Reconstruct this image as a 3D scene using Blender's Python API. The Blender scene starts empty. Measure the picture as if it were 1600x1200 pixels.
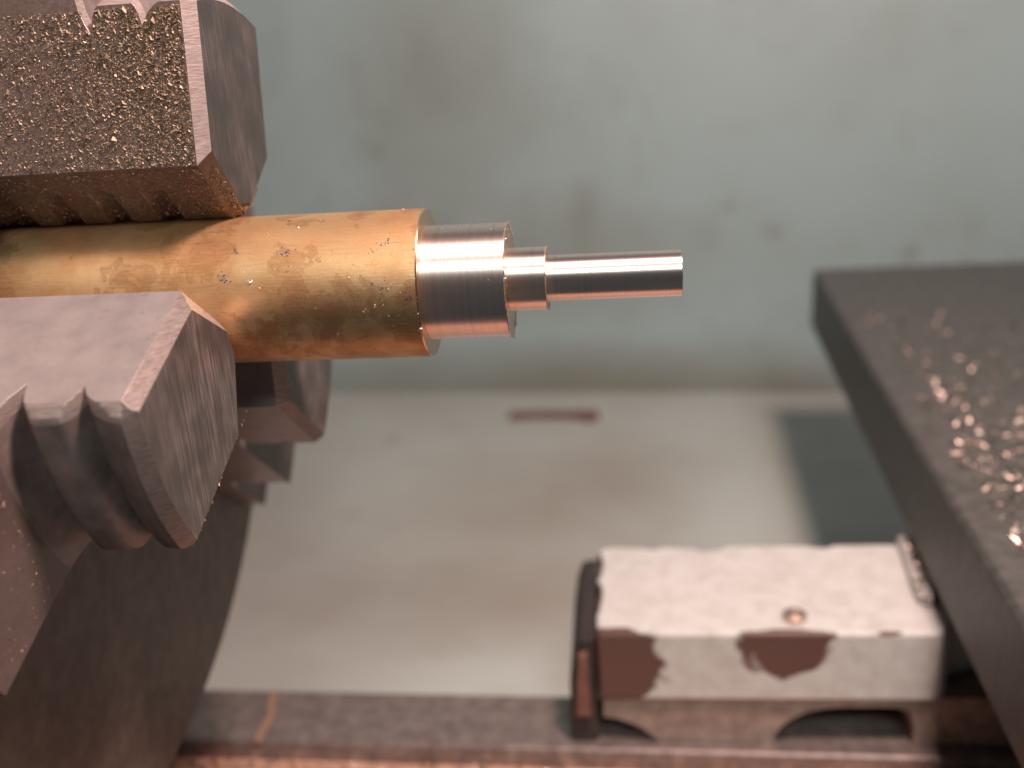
import bpy, bmesh, math, random
import numpy as np
from mathutils import Vector, Matrix, noise as mnoise

S = 0.01                      # 1 millimetre of the real machine = 0.01 scene units
rng = np.random.default_rng(7)
random.seed(7)
scene = bpy.context.scene
COL = scene.collection

# ------------------------------------------------------------------ camera
def camera():
    yaw, pitch, roll = 0.113711, 0.338944, 0.066158
    f = Vector((-math.sin(yaw)*math.cos(pitch), math.cos(yaw)*math.cos(pitch), -math.sin(pitch)))
    r = Vector((math.cos(yaw), math.sin(yaw), 0)); u = r.cross(f)
    c, s = math.cos(roll), math.sin(roll)
    r2, u2 = c*r - s*u, c*u + s*r
    cd = bpy.data.cameras.new('camera'); co = bpy.data.objects.new('camera', cd); COL.objects.link(co)
    m = Matrix((r2, u2, -f)).transposed().to_4x4()
    m.translation = Vector((14.983, -78.012, 18.725))*S
    co.matrix_world = m
    cd.sensor_width = 36; cd.lens = 1550/1600*36
    cd.clip_start = 0.02; cd.clip_end = 100
    cd.dof.use_dof = True; cd.dof.focus_distance = 0.74; cd.dof.aperture_fstop = 2.3
    cd.dof.aperture_blades = 0
    scene.camera = co
camera()

# ------------------------------------------------------------------ light
w = bpy.data.worlds.new('World'); scene.world = w; w.use_nodes = True
bg = w.node_tree.nodes['Background']
bg.inputs[0].default_value = (0.62, 0.80, 0.84, 1); bg.inputs[1].default_value = 0.065

def lamp(name, kind, loc, energy, color, size, target=None):
    l = bpy.data.lights.new(name, kind); l.energy = energy; l.color = color
    o = bpy.data.objects.new(name, l); COL.objects.link(o); o.location = Vector(loc)*S
    if kind == 'AREA':
        l.shape = 'DISK'; l.size = size*S
        o.rotation_euler = (Vector(target)-Vector(loc)).to_track_quat('-Z', 'Y').to_euler()
    else:
        l.shadow_soft_size = size*S
    return o
lamp('work_lamp', 'POINT', (57, -20, 125), 182, (1.0, 0.74, 0.66), 13)
lamp('room_lamp', 'AREA', (70, -330, 320), 110, (0.93, 1.0, 0.92), 110, (0, 30, -20))
scene.view_settings.view_transform = 'Standard'
scene.view_settings.look = 'None'
scene.view_settings.exposure = 0.1
scene.view_settings.gamma = 1.0

# ------------------------------------------------------------------ materials
class NT:
    def __init__(self, name):
        self.m = bpy.data.materials.new(name); self.m.use_nodes = True
        self.t = self.m.node_tree; self.b = self.t.nodes['Principled BSDF']
        g = self.n('ShaderNodeNewGeometry')
        mp = self.n('ShaderNodeVectorMath', operation='SCALE'); self.l(g.outputs['Position'], mp.inputs[0])
        mp.inputs['Scale'].default_value = 1/S
        self.pos = mp.outputs[0]                      # position in millimetres
    def n(self, kind, **kw):
        x = self.t.nodes.new(kind)
        for k, v in kw.items(): setattr(x, k, v)
        return x
    def l(self, a, b): self.t.links.new(a, b)
    def map(self, scale=(1, 1, 1), rot=(0, 0, 0), loc=(0, 0, 0)):
        x = self.n('ShaderNodeMapping'); self.l(self.pos, x.inputs[0])
        x.inputs['Scale'].default_value = scale; x.inputs['Rotation'].default_value = rot; x.inputs['Location'].default_value = loc
        return x.outputs[0]
    def noise(self, scale=1, detail=4, rough=.55, vec=None, dist=0):
        x = self.n('ShaderNodeTexNoise'); self.l(vec or self.pos, x.inputs['Vector'])
        x.inputs['Scale'].default_value = scale; x.inputs['Detail'].default_value = detail
        x.inputs['Roughness'].default_value = rough; x.inputs['Distortion'].default_value = dist
        return x.outputs['Fac']
    def ramp(self, fac, a, b):
        x = self.n('ShaderNodeMapRange'); self.l(fac, x.inputs[0])
        x.inputs[1].default_value = a; x.inputs[2].default_value = b
        return x.outputs[0]
    def mix(self, fac, a, b):
        x = self.n('ShaderNodeMix', data_type='RGBA')
        for s, v in ((0, fac), (6, a), (7, b)):
            if isinstance(v, (int, float)): x.inputs[s].default_value = v
            elif isinstance(v, tuple): x.inputs[s].default_value = (*v, 1)
            else: self.l(v, x.inputs[s])
        return x.outputs[2]
    def math(self, op, a, b=0.0):
        x = self.n('ShaderNodeMath', operation=op)
        for s, v in ((0, a), (1, b)):
            if isinstance(v, (int, float)): x.inputs[s].default_value = v
            else: self.l(v, x.inputs[s])
        return x.outputs[0]
    def blob(self, c, r, wob=0.35, ns=0.5, soft=0.12):
        """mask of an uneven patch round c with radii r (mm)"""
        inv = tuple(1/q for q in r)
        v = self.map(inv, loc=tuple(-a*b for a, b in zip(c, inv)))
        ln = self.n('ShaderNodeVectorMath', operation='LENGTH'); self.l(v, ln.inputs[0])
        d = self.math('ADD', ln.outputs['Value'], self.math('MULTIPLY', self.math('SUBTRACT', self.noise(ns, 4), .5), wob*3))
        return self.ramp(d, 1+soft, 1-soft)
    def set(self, **kw):
        names = dict(col='Base Color', metal='Metallic', rough='Roughness', spec='Specular IOR Level', aniso='Anisotropic', arot='Anisotropic Rotation')
        for k, v in kw.items():
            s = self.b.inputs[names[k]]
            if isinstance(v, (int, float)): s.default_value = v
            elif isinstance(v, tuple): s.default_value = (*v, 1)
            else: self.l(v, s)
    def bump(self, h, strength=.3, dist=.1):
        x = self.n('ShaderNodeBump'); self.l(h, x.inputs['Height'])
        x.inputs['Strength'].default_value = strength; x.inputs['Distance'].default_value = dist*S
        self.l(x.outputs[0], self.b.inputs['Normal'])

def steel_ground(name, tint=(1, 1, 1), metal=.55, dusty=0.0, dark=1.0):
    k = NT(name)
    a = tuple(.40*dark*t for t in tint); b = tuple(.27*dark*t for t in tint)
    fine = k.noise(9, 3, .7)
    c = k.mix(k.ramp(k.noise(.45, 5), .35, .7), a, b)
    c = k.mix(k.ramp(fine, .35, .75), c, tuple(.34*dark*t for t in tint))
    c = k.mix(k.math('MULTIPLY', k.ramp(k.noise(.8, 4, .6, k.map(loc=(3, 9, 1))), .62, .72), .35), c, (.22, .10, .06))
    if dusty:
        c = k.mix(k.math('MULTIPLY', k.ramp(k.noise(3.5, 5, .75), .38, .62), dusty), c, (.13, .075, .045))
    k.set(col=c, metal=metal, rough=k.ramp(fine, -.2, 1.6))
    k.b.inputs['Roughness'].default_value = .42
    k.bump(k.noise(14, 3, .8), .25, .05)
    return k.m

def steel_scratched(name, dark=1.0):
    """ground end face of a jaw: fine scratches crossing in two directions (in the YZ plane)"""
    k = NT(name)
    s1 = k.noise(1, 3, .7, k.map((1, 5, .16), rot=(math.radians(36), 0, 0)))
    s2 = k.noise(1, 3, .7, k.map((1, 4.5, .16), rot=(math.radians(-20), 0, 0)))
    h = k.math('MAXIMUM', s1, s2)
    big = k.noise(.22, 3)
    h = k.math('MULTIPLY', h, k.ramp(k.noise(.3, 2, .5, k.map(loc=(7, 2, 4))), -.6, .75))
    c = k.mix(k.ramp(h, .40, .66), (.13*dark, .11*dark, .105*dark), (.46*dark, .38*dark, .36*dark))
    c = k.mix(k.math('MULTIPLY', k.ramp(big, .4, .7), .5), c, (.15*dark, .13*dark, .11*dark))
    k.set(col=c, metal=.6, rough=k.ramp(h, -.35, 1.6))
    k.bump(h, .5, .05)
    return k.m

def steel_milled(name, g=1.0):
    """chamfers: bright steel with fine cross lines"""
    k = NT(name)
    h = k.noise(1, 3, .7, k.map((.6, 1.2, 9)))
    c = k.mix(k.ramp(h, .35, .7), (.36*g, .28*g, .26*g), (.66*g, .52*g, .49*g))
    k.set(col=c, metal=.6, rough=.38)
    k.bump(h, .4, .05)
    return k.m

def steel_dark(name, base=(.055, .045, .04), metal=.35, rough=.45):
    k = NT(name)
    c = k.mix(k.ramp(k.noise(.5, 5), .35, .7), base, tuple(1.7*q for q in base))
    c = k.mix(k.math('MULTIPLY', k.ramp(k.noise(6, 4, .7), .6, .75), .5), c, (.16, .11, .07))
    k.set(col=c, metal=metal, rough=rough)
    k.bump(k.noise(7, 4, .7), .3, .08)
    return k.m

def brass_tarnished():
    k = NT('tarnished_brass')
    big = k.noise(.20, 6, .55, k.map((.75, 1, 1), loc=(4.3, 1.2, 8)), .35)
    c = k.mix(k.ramp(big, .40, .60), (.76, .49, .26), (.56, .31, .145))
    st = k.noise(.24, 6, .62, k.map(loc=(13, 4, 2)), .3)
    c = k.mix(k.math('MULTIPLY', k.ramp(st, .52, .60), .75), c, (.44, .21, .095))
    tide = k.math('SUBTRACT', 1.0, k.ramp(k.math('ABSOLUTE', k.math('SUBTRACT', st, .535)), .0, .022))
    c = k.mix(k.math('MULTIPLY', tide, .35), c, (.30, .12, .05))
    c = k.mix(k.math('MULTIPLY', k.ramp(k.noise(3.2, 4, .7, k.map((.7, 1, 1), loc=(2, 31, 5))), .66, .74), .6), c, (.12, .06, .03))
    ln = k.noise(1, 4, .7, k.map((.5, 9, 9)))
    c = k.mix(k.math('MULTIPLY', k.ramp(ln, .5, .8), .4), c, (.86, .62, .38))
    c = k.mix(k.math('MULTIPLY', k.ramp(k.noise(1, 5, .75, k.map((.35, 5, 5), loc=(5, 2, 1))), .58, .75), .5), c, (.20, .10, .05))
    r = k.math('ADD', k.ramp(big, -.7, 1.9), .0)
    k.set(col=c, metal=.85, rough=r)
    k.bump(k.math('ADD', ln, k.noise(4, 5, .7)), .22, .05)
    return k.m

def brass_turned(name, rings=16.0, strength=.35, rough=.17):
    k = NT(name)
    h = k.noise(1, 2, .6, k.map((rings, .02, .02)))
    h2 = k.noise(1, 2, .6, k.map((rings*.22, .01, .01)))
    c = k.mix(k.ramp(h, .3, .7), (.97, .83, .79), (.86, .68, .63))
    c = k.mix(k.math('MULTIPLY', k.ramp(h2, .55, .72), .3), c, (.5, .30, .25))
    tg = k.n('ShaderNodeTangent', direction_type='RADIAL', axis='X'); k.l(tg.outputs[0], k.b.inputs['Tangent'])
    k.set(col=c, metal=1.0, rough=rough, aniso=.9, arot=.25)
    k.bump(k.math('ADD', h, h2), strength, .03)
    return k.m

def brass_face():
    k = NT('turned_brass_face')
    v = k.n('ShaderNodeVectorMath', operation='LENGTH'); k.l(k.map((0, 1, 1)), v.inputs[0])
    cx = k.n('ShaderNodeCombineXYZ'); k.l(v.outputs['Value'], cx.inputs[0])
    h = k.noise(14, 2, .6, cx.outputs[0])
    k.set(col=k.mix(k.ramp(h, .3, .7), (.74, .52, .36), (.58, .40, .26)), metal=1.0, rough=.26)
    k.bump(h, .3, .03)
    return k.m

def flake(name, col, metal=1.0, rough=.3, var=.5):
    k = NT(name)
    c = k.mix(k.ramp(k.noise(2.3, 2, .6), .3, .7), col, tuple(q*var for q in col))
    k.set(col=c, metal=metal, rough=rough)
    return k.m

def painted_panel(name, base, stain, spots=(), dust=None, tide=.45):
    k = NT(name)
    c = k.mix(k.math('MULTIPLY', k.ramp(k.noise(.016, 5, .6), .42, .68), tide), base, stain)
    c = k.mix(k.math('MULTIPLY', k.ramp(k.noise(.05, 5, .65, k.map(loc=(31, 8, 5))), .5, .75), .3), c, stain)
    for (p, r, s) in spots:
        c = k.mix(k.math('MULTIPLY', k.blob(p, r, .3, .05, .75), s), c, stain)
    if dust:
        c = k.mix(k.ramp(k.noise(.03, 4), .4, .7), c, dust)
    k.set(col=c, metal=0.0, rough=.5)
    k.bump(k.noise(.8, 4), .1, .3)
    return k.m

def saddle_paint():
    k = NT('chipped_cream_paint')
    paint = k.mix(k.ramp(k.noise(.5, 5), .4, .7), (.56, .54, .525), (.47, .44, .42))
    paint = k.mix(k.math('MULTIPLY', k.ramp(k.noise(1.2, 5, .7), .62, .72), .6), paint, (.38, .26, .19))
    prim = k.mix(k.noise(2.5, 5, .7), (.125, .06, .05), (.085, .045, .04))
    m = k.blob((13.6, 29.3, -56.4), (6.0, 2.0, 7.2), .42, .22, .06)
    for c_, r_ in (((34.4, 29.3, -53.0), (5.6, 1.0, 6.4)), ((36.5, 29.3, -55.5), (3.0, 1.0, 3.6)), ((11.0, 47, -53), (1.0, 2.6, 2)), ((11.2, 38, -53), (.8, 4, 2)),
                   ((27.5, 52, -53), (2.6, 1.0, 3)), ((19, 52, -53), (2.0, .7, 3)), ((41, 52, -53), (1.6, .6, 3)),
                   ((14, 52, -53), (1.2, .5, 3)), ((47, 29.3, -53), (1.5, .5, .5)), ((11.2, 44, -53), (.7, 1.2, 2))):
        m = k.math('MAXIMUM', m, k.blob(c_, r_, .36, .35, .08))
    ms = k.n('ShaderNodeClamp'); k.l(m, ms.inputs[0]); m = ms.outputs[0]
    k.set(col=k.mix(m, paint, prim), metal=0.0, rough=.5)
    k.bump(k.math('ADD', k.math('MULTIPLY', m, -1.0), k.math('MULTIPLY', k.noise(3, 4), .25)), .6, .25)
    return k.m

M = {}
M['jaw'] = steel_ground('ground_steel', (1.12, .98, .97))
M['jaw_rib'] = steel_dark('dark_rib_and_shade_steel', (.17, .125, .115), .4, .38)  # dark ribs; also painted on lower chamfers in place of shade
M['jaw_end'] = steel_scratched('scratched_end_steel')
M['jaw_edge'] = steel_milled('milled_edge_steel')
M['jaw_edge_shaded'] = steel_milled('shaded_edge_steel', .55)  # same chamfer steel, painted darker where the chamfers catch less light
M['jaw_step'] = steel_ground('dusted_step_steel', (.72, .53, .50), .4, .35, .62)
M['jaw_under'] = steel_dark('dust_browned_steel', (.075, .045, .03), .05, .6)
M['jaw_dusty'] = steel_ground('dusty_ground_steel', (.62, .47, .46), .45, .75)
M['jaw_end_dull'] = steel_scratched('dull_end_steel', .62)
M['chuck'] = steel_dark('chuck_steel', (.095, .07, .06), .3, .42)
M['brass'] = brass_tarnished()
M['turned'] = brass_turned('turned_brass', 7, 1.0, .42)
M['turned_fine'] = brass_turned('fine_turned_brass', 10, .7, .40)
M['face'] = brass_face()
M['dust'] = flake('brass_dust_grain', (.38, .26, .18), .4, .52, .45)
M['chip'] = flake('bright_chip', (.70, .58, .48), .6, .42, .6)
M['swarf'] = flake('bronze_swarf', (.80, .60, .52), .9, .42, .5)
M['reflection'] = flake('coppery_reflection', (.40, .24, .17), .3, .5, .7)
M['blue'] = flake('blue_marking_paint', (.03, .05, .17), 0, .5, .6)
M['slide'] = steel_dark('slide_steel', (.062, .058, .054), .15, .5)
M['bed'] = steel_dark('bed_steel', (.19, .15, .14), .5, .36)
M['bed_low'] = steel_dark('coppery_bed_iron', (.42, .24, .17), .2, .5)
M['saddle'] = saddle_paint()
M['web'] = steel_dark('shaded_casting', (.22, .165, .145), .1, .6)  # shade below the casting's overhang put into a darker grey-brown colour
M['black'] = steel_dark('black_rubber_and_backing', (.025, .02, .018), 0, .6)
M['primer'] = steel_dark('red_primer', (.13, .055, .045), 0, .6)
M['wall'] = painted_panel('pale_green_panel_paint', (.355, .435, .445), (.22, .215, .185),
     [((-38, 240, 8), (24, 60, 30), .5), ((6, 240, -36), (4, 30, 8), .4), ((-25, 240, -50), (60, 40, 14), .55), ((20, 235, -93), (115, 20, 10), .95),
      ((63, 230, -43), (2.0, 20, 2.0), .45), ((50, 230, -35), (1.5, 20, 1.5), .45), ((103, 230, -51), (2.5, 20, 2.5), .45), ((-60, 240, -14), (1.6, 20, 1.6), .4)], None, .22)
M['tray'] = painted_panel('dusty_tray_paint', (.53, .54, .51), (.33, .27, .23),
     [((-12, 140, -95), (30, 30, 9), .6), ((14, 165, -95), (16, 22, 9), .55), ((-54, 195, -95), (2, 3, 5), .5), ((10, 105, -95), (50, 14, 9), .6)], None, .25)
M['rust'] = steel_dark('rusty_strip', (.13, .05, .04), 0, .6)

# ------------------------------------------------------------------ object helpers
def tag(o, label=None, cat=None, group=None, kind=None):
    for k, v in (('label', label), ('category', cat), ('group', group), ('kind', kind)):
        if v: o[k] = v
    return o
def thing(name, loc, label, cat, group=None):
    o = bpy.data.objects.new(name, None); COL.objects.link(o); o.location = Vector(loc)*S
    o.empty_display_size = .02
    return tag(o, label, cat, group)
def mesh_obj(name, verts, faces, mats, parent=None, idx=None, smooth=None, bevel=0):
    """verts in millimetres, machine coordinates; the origin goes to the middle of the mesh"""
    v = np.asarray(verts, float); c = (v.max(0)+v.min(0))/2
    me = bpy.data.meshes.new(name); me.from_pydata(((v-c)*S).tolist(), [], faces); me.validate()
    for m in (mats if isinstance(mats, list) else [mats]): me.materials.append(m)
    if idx is not None: me.polygons.foreach_set('material_index', idx)
    bm = bmesh.new(); bm.from_mesh(me); bmesh.ops.recalc_face_normals(bm, faces=bm.faces); bm.to_mesh(me); bm.free()
    if smooth is not None:
        me.polygons.foreach_set('use_smooth', [True]*len(me.polygons)); me.set_sharp_from_angle(angle=math.radians(smooth))
    me.update()
    o = bpy.data.objects.new(name, me); COL.objects.link(o)
    pl = parent.matrix_basis.translation if parent else Vector((0, 0, 0))
    o.location = Vector(c)*S - pl
    if parent: o.parent = parent
    if bevel:
        b = o.modifiers.new('edge', 'BEVEL'); b.width = bevel*S; b.segments = 2; b.limit_method = 'ANGLE'; b.angle_limit = math.radians(28)
    return o
def loft(rings, cap=True):
    """rings: list of equal-length closed point lists"""
    n = len(rings[0]); v = [p for r in rings for p in r]; f = []
    for i in range(len(rings)-1):
        for j in range(n):
            k = (j+1) % n
            f.append((i*n+j, i*n+k, (i+1)*n+k, (i+1)*n+j))
    if cap:
        f.append(tuple(range(n))[::-1]); f.append(tuple((len(rings)-1)*n+j for j in range(n)))
    return v, f
def lathe(profile, n=128, cap=True):
    """profile: list of (x, r) turned about the X axis"""
    return loft([[(x, r*math.cos(2*math.pi*j/n), r*math.sin(2*math.pi*j/n)) for j in range(n)] for x, r in profile], cap)
def prism(poly, lo, hi, axis=1):
    """closed outline extruded along an axis; outline in the two other coordinates"""
    def pt(a, b, t): return {0: (t, a, b), 1: (a, t, b), 2: (a, b, t)}[axis]
    return loft([[pt(a, b, lo) for a, b in poly], [pt(a, b, hi) for a, b in poly]])
def box(x0, x1, y0, y1, z0, z1): return prism([(x0, y0), (x1, y0), (x1, y1), (x0, y1)], z0, z1, 2)
def flakes(n, place, size, stretch=1.0, thick=.25):
    """n little irregular four-cornered chips; place() -> (point, normal) in mm"""
    V = []; F = []
    for i in range(n):
        p, nr = place(); p = Vector(p); nr = Vector(nr)
        s = size()
        ax = nr.orthogonal().normalized(); q = Matrix.Rotation(random.uniform(0, 6.283), 3, nr)
        a = q @ ax; b = nr.cross(a)
        tilt = Vector((random.gauss(0, .5), random.gauss(0, .5), random.gauss(0, .5)))
        a = (a + tilt*.5).normalized()
        o = len(V)
        L = s*random.uniform(.7, 1.5)*stretch
        V += [p + a*L*.5 + nr*s*random.uniform(-.1, .35), p - a*L*.5 + nr*s*random.uniform(-.1, .35),
              p + b*s*.5*random.uniform(.5, 1) + nr*s*thick*random.random(), p - b*s*.4*random.uniform(.5, 1) - nr*s*thick*.4 ]
        F += [(o, o+2, o+1), (o, o+1, o+3), (o, o+3, o+2), (o+1, o+2, o+3)]
    return [tuple(v) for v in V], F

# ------------------------------------------------------------------ backsplash wall and chip tray
wd = Vector((157.4, -12.4, 0)).normalized()           # direction of the foot of the wall
w0 = Vector((-75, 239, -95))
def wall_pt(t, z, off=0): p = w0 + wd*t + Vector((-wd.y, wd.x, 0))*off; return (p.x, p.y, z)
v, f = loft([[wall_pt(-420, -120), wall_pt(620, -120), wall_pt(620, 330), wall_pt(-420, 330)],
             [wall_pt(-420, -120, 4), wall_pt(620, -120, 4), wall_pt(620, 330, 4), wall_pt(-420, 330, 4)]])
tag(mesh_obj('backsplash_wall', v, f, M['wall']), 'pale green painted backsplash panel behind the lathe', None, None, 'structure')
v, f = loft([[wall_pt(-420, -95, -.5)[:2]+(z,), wall_pt(620, -95, -.5)[:2]+(z,), (620, -12, z), (-420, -12, z)] for z in (-95, -99)])
tag(mesh_obj('tray_floor', v, f, M['tray']), 'dusty pale chip tray floor below the lathe bed', None, None, 'structure')
# thin rusty strip lying on the tray
pts = [(-19.7, 208.3), (-10, 209.1), (0, 208.0), (6.2, 205.0), (8.8, 207.6), (8.0, 213.2), (0, 213.0), (-9, 213.6), (-19.4, 213.8)]
v, f = prism(pts, -94.9, -94.1, 2)
tag(mesh_obj('metal_strip', v, f, M['rust'], bevel=.1), 'thin reddish brown strip of scrap lying on the pale tray', 'metal strip')

# ------------------------------------------------------------------ lathe bed
bed = thing('lathe_bed', (0, 30, -95), 'dark ground steel bed way running under the chuck and the cream saddle', 'lathe bed')
sk = -.0215                                            # the bed's small skew against the spindle line
def bedbox(x0, x1, y0, y1, z0, z1): return prism([(x0, y0+sk*x0), (x1, y0+sk*x1), (x1, y1+sk*x1), (x0, y1+sk*x0)], z0, z1, 2)
v, f = bedbox(-230, 260, 28.6, 39.9, -95, -70.2); mesh_obj('way', v, f, M['bed'], bed, bevel=.5)
v, f = bedbox(-230, 260, -14, 28.6, -95, -73.2); mesh_obj('inner_web', v, f, M['bed_low'], bed)
def on_web():
    x = random.uniform(-60, 62); return (x, random.uniform(-13, 28.4)+sk*x, -73.1), (random.gauss(0, .3), random.gauss(0, .3), 1)
v, f = flakes(2200, on_web, lambda: random.uniform(.5, 1.3), 1.6)
tag(mesh_obj('bed_swarf', v, f, M['swarf']), 'reddish bronze swarf lying along the inside of the bed', None, None, 'stuff')
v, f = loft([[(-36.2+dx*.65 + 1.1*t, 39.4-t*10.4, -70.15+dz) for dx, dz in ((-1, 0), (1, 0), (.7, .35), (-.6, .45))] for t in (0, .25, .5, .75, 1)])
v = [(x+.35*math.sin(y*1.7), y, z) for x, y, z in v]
tag(mesh_obj('reflection_streak', v, f, M['reflection'], bevel=.08), 'coppery strip imitating an orange reflection across the bed way beside the chuck', 'reflection')  # thin coppery strip standing in for a reflection on the bed way

# ------------------------------------------------------------------ saddle (cream casting on the bed)
sad = thing('lathe_saddle', (35, 40, -70.2), 'cream painted saddle casting with chipped paint and a dark arch in front', 'saddle')
foot = [(11.3, 29.3), (53.0, 29.3), (54.6, 30.6), (55.6, 34.5), (76, 40), (76, 51.6), (44.6, 51.6), (43.8, 50.9), (42, 51.0), (41.2, 51.6), (29.6, 51.6), (28.6, 50.6), (26.3, 50.3), (25, 51.2), (20.6, 51.6), (19.2, 50.8), (17.5, 51.5), (12.6, 51.6), (11.3, 50.6), (11.2, 48.6), (12.0, 47.2), (11.9, 45.4), (11.2, 44.8), (11.3, 41), (11.8, 40), (11.7, 38.4), (11.2, 37.6)]
v, f = prism(foot, -63.0, -53.0, 2); mesh_obj('casting', v, f, M['saddle'], sad, smooth=30, bevel=.7)
web = [(11.6, -70.1), (17.2, -70.1), (17.4, -68.6), (16, -67.6), (14, -66.4), (12, -65.9)]
arch = [(11.8, -63.0), (11.8, -66.2), (14, -66.6), (16.2, -67.6), (18.2, -69.2), (19, -70.1), (33.6, -70.1)]
arch += [(33.6+8.6*(1-math.cos(t)), -70.1+5.6*math.sin(t)) for t in np.linspace(.15, 1.45, 9)]
arch += [(46, -64.4), (49, -64.5), (50.6, -65.4), (51, -67), (51.1, -70.1), (76, -70.1), (76, -63.0)]
v, f = prism(arch, 30.1, 51.4, 1); mesh_obj('apron_web', v, f, M['web'], sad, smooth=30)
v, f = prism([(10.4, -70.1), (76, -70.1), (76, -63.5), (10.4, -63.5)], 40, 51.2, 1); mesh_obj('dark_arch_backing', v, f, M['black'], sad)  # black backing that keeps the arch opening dark
ridge = [(53.6, 51.6), (56.4, 51.6), (54.9, 38), (53.6, 35.0), (52.0, 36)]
v, f = prism(ridge, -53.0, -51.6, 2); mesh_obj('ridge', v, f, M['saddle'], sad, bevel=.35)
v, f = lathe([(0, .2), (0, 1.5), (.7, 1.5), (.9, 1.2), (.9, .7), (1.3, .6), (1.5, .2)], 32)
v = [(36.2+b, 32.6+c, -53.0+a) for a, b, c in v]; mesh_obj('oil_nipple', v, f, M['swarf'], sad, smooth=35)
def on_corner():
    t = random.random(); return (52.5+3*t+random.gauss(0, .5), 35+16*t+random.gauss(0, .6), -51.5), (random.gauss(0, .4), random.gauss(0, .4), 1)
v, f = flakes(60, on_corner, lambda: random.uniform(.3, 1.0), 1.5)
tag(mesh_obj('saddle_swarf', v, f, M['swarf']), 'bits of bronze swarf caught on the right corner of the saddle', None, None, 'stuff')
# felt wiper at the left end
wip = [(7.4, -70.1), (11.1, -70.1), (11.1, -54.2), (9.0, -54.6), (8.2, -57), (7.6, -61)]
v, f = prism(wip, 30.2, 50.4, 1); wp = mesh_obj('wiper', v, f, M['black'], sad, bevel=.3)
v, f = prism([(8.2, -65.6), (10.2, -65.6), (10.0, -56.0), (8.8, -56.4)], 29.2, 30.3, 1)
mesh_obj('clamp_plate', v, f, M['primer'], sad, bevel=.2)

# ------------------------------------------------------------------ cross slide (dark block over the saddle)
def slide_x(y, off=0): return 51.8 + .0548*y + off
sl = [(slide_x(-45), -45), (190, -45), (190, 150.5), (slide_x(150.5), 150.5)]
cs = thing('cross_slide', (100, 60, -51.4), 'dark steel cross slide strewn with bright swarf at the right of the saddle', 'cross slide')
slt = [(x+(0 if x > 100 else 0.0), y-(0 if y < 0 else 0)) for x, y in sl]
slt2 = [(x+(0 if x > 100 else .7), y-(0 if y < 0 else .2)) for x, y in sl]
v, f = loft([[(x, y, -50) for x, y in sl], [(x, y, -37.3) for x, y in slt], [(x, y, -36.5) for x, y in slt2]])
mesh_obj('slide_block', v, f, M['slide'], cs, bevel=.3)
v, f = prism([(66, 30), (180, 30), (180, 140), (66+6, 140)], -53.1, -50, 2); mesh_obj('dovetail', v, f, M['slide'], cs)
def on_slide():
    while True:
        y = random.uniform(-10, 112); x = slide_x(y)+4+random.expovariate(1/16.0)
        d = (1-(y+10)/122)
        if x < 150 and random.random() < .06+d*d*1.1: break
    return (x, y, -36.4), (random.gauss(0, .35), random.gauss(0, .35), 1)
v, f = flakes(1900, on_slide, lambda: min(1.4, random.lognormvariate(-.8, .45)), 2.0)
tag(mesh_obj('slide_swarf', v, f, M['swarf'], smooth=None), 'bright bronze swarf scattered over the top of the dark slide', None, None, 'stuff')

# ------------------------------------------------------------------ chuck
chuck = thing('lathe_chuck', (-50, 0, 0), 'grey steel three jaw chuck gripping the brass bar', 'chuck')
XF = -33.4
prof = [(XF-.6, 11), (XF, 12), (XF, 52.0), (XF-.35, 52.6), (XF-.8, 52.8), (-74, 52.8), (-74.8, 52), (-75, 11)]
v, f = lathe(prof, 192, False); n = 192; f += [(7*n+j, 7*n+(j+1) % n, (j+1) % n, j) for j in range(n)]
mesh_obj('chuck_body', v, f, M['chuck'], chuck, smooth=30)

XJ, HW, CH = -14.93, 7.0, .88
VS = np.array([-1, -.96, -.90, -.84, -.7, -.5, -.25, 0, .25, .5, .7, .84, .90, .96, 1])
def jaw_outer(x):
    """outer radius of the jaw and start of its edge chamfer, by position along the spindle"""
    if x > -23.5:
        if x > -16.2: return 23.3
        v1, v2 = -18.75, -22.9
        if x > v1: t = (x-v1)/(-16.4-v1); return 20.95 + 2.35*min(1, max(0, t))**.38
        t = abs((x-(v1+v2)/2)/((v1-v2)/2)); r = 23.35 - 2.4*min(1, t)**4.0
        if x < v2+.0: r = 21.5
        return r
    return 0
def ring(x, r_in, R, inset=0.0, ucham=None, slope=.667):
    h = HW-inset
    pts = []
    ui = lambda vv: 6 + (r_in-6)*max(0, min(1, abs(vv)/1.1) - min(1, max(0, (abs(vv)-1.8)/2.6))) + inset*1.25 + max(0, abs(vv)-1.1)*slope
    inner = [h, 4.6, 2.6, 1.1, 0, -1.1, -2.6, -4.6, -h]
    for vv in inner: pts.append((ui(vv), vv))
    for q in VS:
        vv = q*h; u = math.sqrt(R*R-vv*vv)
        if ucham is not None: u = min(u, ucham + (HW-abs(vv))*1.05)
        pts.append((max(u, ui(h)+.3), vv))
    return [(x, u, vv) for u, vv in pts]
def grip(x):
    d = min(abs(x-(-20.7-4.3*k)) for k in range(4)); return 6.0 + 1.15*math.sqrt(max(0, 1-(d/.85)**2))
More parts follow.
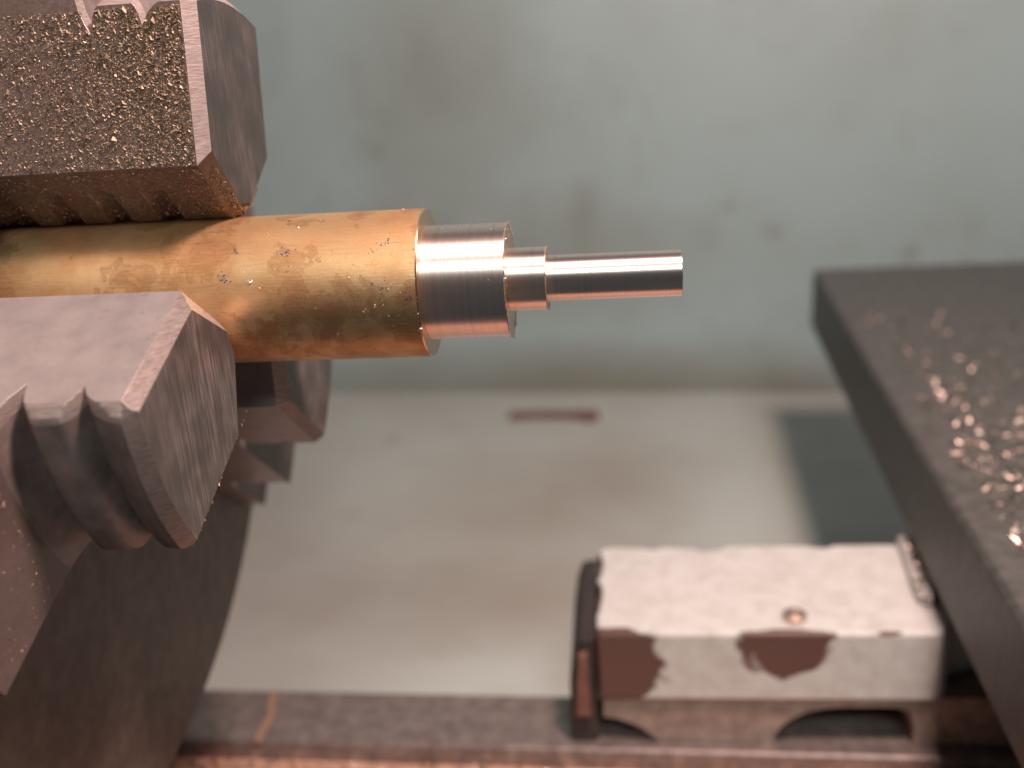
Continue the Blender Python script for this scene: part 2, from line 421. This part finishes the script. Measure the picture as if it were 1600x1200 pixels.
def jaw_mesh(S2=34.7, S3=46.5):
    xs = [XJ, XJ-.02, XJ-.30, XJ-CH]; rings = [ring(XJ, 6.0, 22.6, CH, None, .78), ]
    rings.append(ring(XJ-.3, 6.0, 22.9, CH*.66, 21.7, .74)); rings.append(ring(XJ-CH, 6.0, 23.45, 0, 21.7))
    st = list(np.arange(-16.2, -22.9, -.22)) + [-22.9]
    for x in st: rings.append(ring(x, grip(x), jaw_outer(x), 0, 21.7))
    for x, R in ((-23.3, 21.7), (-23.6, 22.4), (-23.85, 23.6), (-23.96, 24.6), (-24.0, 25.6)): rings.append(ring(x, grip(x), R))
    rings.append(ring(-24.02, grip(-24), S2-.3)); rings.append(ring(-24.3, grip(-24.3), S2, 0, S2-1.5))
    for x in np.arange(-24.5, -31.2, -.25): 
        t = (x+24.2)/-7.0; rings.append(ring(x, grip(x), S2-1.3*(math.exp(-((x+27.0)/.55)**2)+math.exp(-((x+30.6)/.5)**2)), 0, S2-1.5))
    rings.append(ring(-31.3, grip(-31.3), S2+1.2)); rings.append(ring(-31.32, grip(-31.3), S3-.3)); rings.append(ring(-31.6, grip(-31.6), S3, 0, S3-1.5))
    for x in (-32.2, -33, -34, -36): rings.append(ring(x, grip(x), S3, 0, S3-1.5))
    n = len(rings[0]); v, f = loft(rings)
    idx = []
    for i in range(len(rings)-1):
        X = rings[i][0][0]
        for j in range(n):
            outer = 9 <= j < n-1
            if i < 2: idx.append(2)
            elif outer and 9+2 < j < n-4: idx.append(1)
            elif outer: idx.append(2 if j < n//2+4 else 6)  # chamfer sides split so the lower ones can be painted dark as shade
            else: idx.append(0)
            if abs(X-rings[i+1][0][0]) < .05 and outer: idx[-1] = 5
            if i < 2 and j >= 8: idx[-1] = 4
    idx += [3, 0]
    return v, f, idx
JAW = jaw_mesh()
JAW_BACK = jaw_mesh(39.6, 51.3)
PHI = 1.4147
def jaw(ang, mats, label, shape=None):
    c, s = math.cos(ang), math.sin(ang)
    JV, JF, JI = shape or JAW
    v = [(x, u*c-w_*s, u*s+w_*c) for x, u, w_ in JV]
    o = mesh_obj('jaw', v, JF, mats, chuck, JI, smooth=24, bevel=.09)
    o['label'] = label
    return o
jaw(PHI, [M['jaw_dusty'], M['jaw_rib'], M['jaw_under'], M['jaw_end_dull'], M['jaw_edge'], M['jaw_end_dull'], M['jaw_edge']], 'upper jaw thickly covered in brass dust')
jaw(PHI+2*math.pi/3, [M['jaw'], M['jaw_rib'], M['jaw_edge'], M['jaw_end'], M['jaw_edge_shaded'], M['jaw_step'], M['jaw_rib']], 'clean ground jaw nearest the viewer')
jaw(PHI-2*math.pi/3, [M['jaw'], M['jaw_rib'], M['jaw_edge'], M['jaw_end'], M['jaw_edge_shaded'], M['jaw_end_dull'], M['jaw_rib']], 'stepped jaw below and behind the bar', JAW_BACK)

# ------------------------------------------------------------------ brass dust on the upper jaw
cp, sp = math.cos(PHI), math.sin(PHI)
def jp(x, u, v_): return (x, u*cp-v_*sp, u*sp+v_*cp)
def dust_place():
    while True:
        x = -15.9-20.5*random.random(); u = random.uniform(10.0, 22.0)
        near = math.exp(-(max(0, -18.5-x))/5.0)
        if u > min(21.4, math.sqrt(jaw_outer(x)**2-49)-.35 if x > -23.4 else 22): continue
        near *= .55+.9*max(0, min(1, .5+mnoise.noise(Vector((x*.55, u*.55, 3)))*1.2))
        if random.random() < .045+.95*near*(.5+.5*(u-10)/12): break
    return jp(x, u, HW+.0), jp(0, 0, 1)
v, f = flakes(30000, dust_place, lambda: random.lognormvariate(-2.35, .45), 1.2, .7)
def dust_under():
    while True:
        x = random.uniform(-36, -15.7); q = random.uniform(1.5, 7); u = 6+(q-1.1)*.62
        if random.random() < .35+.6*math.exp(-(max(0, -16-x))/3): break
    return jp(x, u, q), tuple(np.array(jp(0, -.85, .52)))
v2, f2 = flakes(2600, dust_under, lambda: random.lognormvariate(-2.3, .35), 1.2, .5)
o = len(v); v += v2; f += [tuple(i+o for i in q) for q in f2]
def dust_nose():
    q = random.uniform(-4, 6); t = random.random()*CH
    return jp(XJ-t, 6+.62*max(0, abs(q)-1.1)+(CH-t)*.9, q*.9), (.7, -.2, -.5)
v2, f2 = flakes(900, dust_nose, lambda: random.lognormvariate(-2.2, .35), 1.2, .5)
o = len(v); v += v2; f += [tuple(i+o for i in q) for q in f2]
cf, sf = math.cos(PHI+2*math.pi/3), math.sin(PHI+2*math.pi/3)
def fp(x, u, v_): return (x, u*cf-v_*sf, u*sf+v_*cf)
def dust_step(): return fp(-24.0, random.uniform(25.8, 34.4), random.uniform(-6.6, 6.6)), (1, 0, 0)
v2, f2 = flakes(420, dust_step, lambda: random.lognormvariate(-2.4, .45), 1.2, .5)
o = len(v); v += v2; f += [tuple(i+o for i in q) for q in f2]
def dust_edge():
    if random.random() < .6: return fp(XJ-random.random()*.15, random.uniform(8, 22.4), 6.15+random.gauss(0, .05)), (1, 0, 0)
    a = random.uniform(-.27, .08); return fp(-24.0, 25.7*math.cos(a), 25.7*math.sin(a)), (1, 0, 0)
v2, f2 = flakes(260, dust_edge, lambda: random.lognormvariate(-2.3, .4), 1.2, .5)
o = len(v); v += v2; f += [tuple(i+o for i in q) for q in f2]
tag(mesh_obj('brass_dust', v, f, M['dust']), 'fine brass dust clinging to the chuck jaws', None, None, 'stuff')

# ------------------------------------------------------------------ the stepped brass bar
bar = thing('stepped_bar', (0, 0, 0), 'tarnished brass bar turned down in bright steps to a thin pin', 'brass bar')
X1, R1, X2, R2, X3, R3 = 6.483, 4.616, 9.495, 2.556, 20.167, 1.850
v, f = lathe([(-70, 6), (-40, 6), (-20, 6), (-8, 6), (-.12, 6), (0, 5.93), (.0, 4.5)], 192)
idx = [0]*(192*4)+[1]*(192*2)+[0, 1]
mesh_obj('bar_stock', v, f, [M['brass'], M['face']], bar, idx, smooth=30)
def step(x0, x1, r, mat, lab, tip=.05):
    v, f = lathe([(x0, r), (x1-tip, r), (x1, r-tip), (x1, .02)], 160)
    o = mesh_obj('turned_step', v, f, [mat, M['face']], bar, [0]*160+[0]*160+[1]*160+[1, 1], smooth=30); o['label'] = lab
step(-.3, X1, R1, M['turned'], 'widest turned step next to the tarnished stock')
step(X1-.3, X2, R2, M['turned_fine'], 'short turned step between the wide step and the pin')
step(X2-.3, X3, R3, M['turned_fine'], 'thin turned pin at the free end')
# ragged burrs on the edges of the steps
def burr(x, r, amp, seed):
    rr = random.Random(seed); n = 90; rings = [[], [], []]
    for j in range(n):
        a = 2*math.pi*j/n; k = amp*rr.random()**3
        for q, (dx, dr) in enumerate(((-.06, -.06), (.02+k*.3, -.02+k), (.03, -.10))):
            rings[q].append((x+dx, (r+dr)*math.cos(a), (r+dr)*math.sin(a)))
    v, f = loft(rings, False); f += [(2*n+j, 2*n+(j+1) % n, (j+1) % n, j) for j in range(n)]
    mesh_obj('burr', v, f, M['chip'], bar)
burr(X1, R1, .38, 3); burr(X2, R2, .2, 5)

# loose chips on the bar
def on_bar(x, deg, r=6.0):
    a = math.radians(deg); return (x, r*math.cos(a), r*math.sin(a)), (0, math.cos(a), math.sin(a))
def chip_place():
    k = random.random()
    if k < .45: return on_bar(min(-.1, random.gauss(-2.6, 1.8)), random.gauss(180, 14))
    if k < .62: return on_bar(random.uniform(-11, -.2), random.gauss(100, 14))
    if k < .72: return on_bar(-.08, random.uniform(120, 215))
    return on_bar(random.uniform(-14, -.2), random.uniform(105, 215))
v, f = flakes(105, chip_place, lambda: random.lognormvariate(-2.2, .45), 1.3, .5)
v2, f2 = flakes(3, lambda: on_bar(random.gauss(-12.9, .08), random.gauss(160, .8), 6.03), lambda: .34, 1.5, .1)
o = len(v); v += v2; f += [tuple(i+o for i in q) for q in f2]
def step_dust():
    if random.random() < .6: return on_bar(X1+.02, random.uniform(60, 300), R1*random.uniform(.6, 1))
    return on_bar(random.uniform(.2, X1), random.uniform(100, 170), R1)
v2, f2 = flakes(70, step_dust, lambda: random.uniform(.05, .12), 1.2)
o = len(v); v += v2; f += [tuple(i+o for i in q) for q in f2]
tag(mesh_obj('bar_chips', v, f, M['chip']), 'tiny bright metal chips sprinkled on the brass bar', None, None, 'stuff')
spots = [(-15.3, 155.7, .2), (-14.3, 137, .16), (-10.7, 138, .5), (-10.0, 140, .5), (-15, 160, .3), (-2.5, 135, .3), (-2.3, 171, .4), (-3.5, 142, .3), (-.7, 178, .2)]
def blue_place():
    s = random.choice(spots); return on_bar(random.gauss(s[0], s[2]), random.gauss(s[1], 1.6), 6.0)
v, f = flakes(80, blue_place, lambda: random.uniform(.06, .2), 1.3, .1)
tag(mesh_obj('blue_paint_flecks', v, f, M['blue']), 'small dark blue flecks of marking paint on the brass bar', None, None, 'stuff')
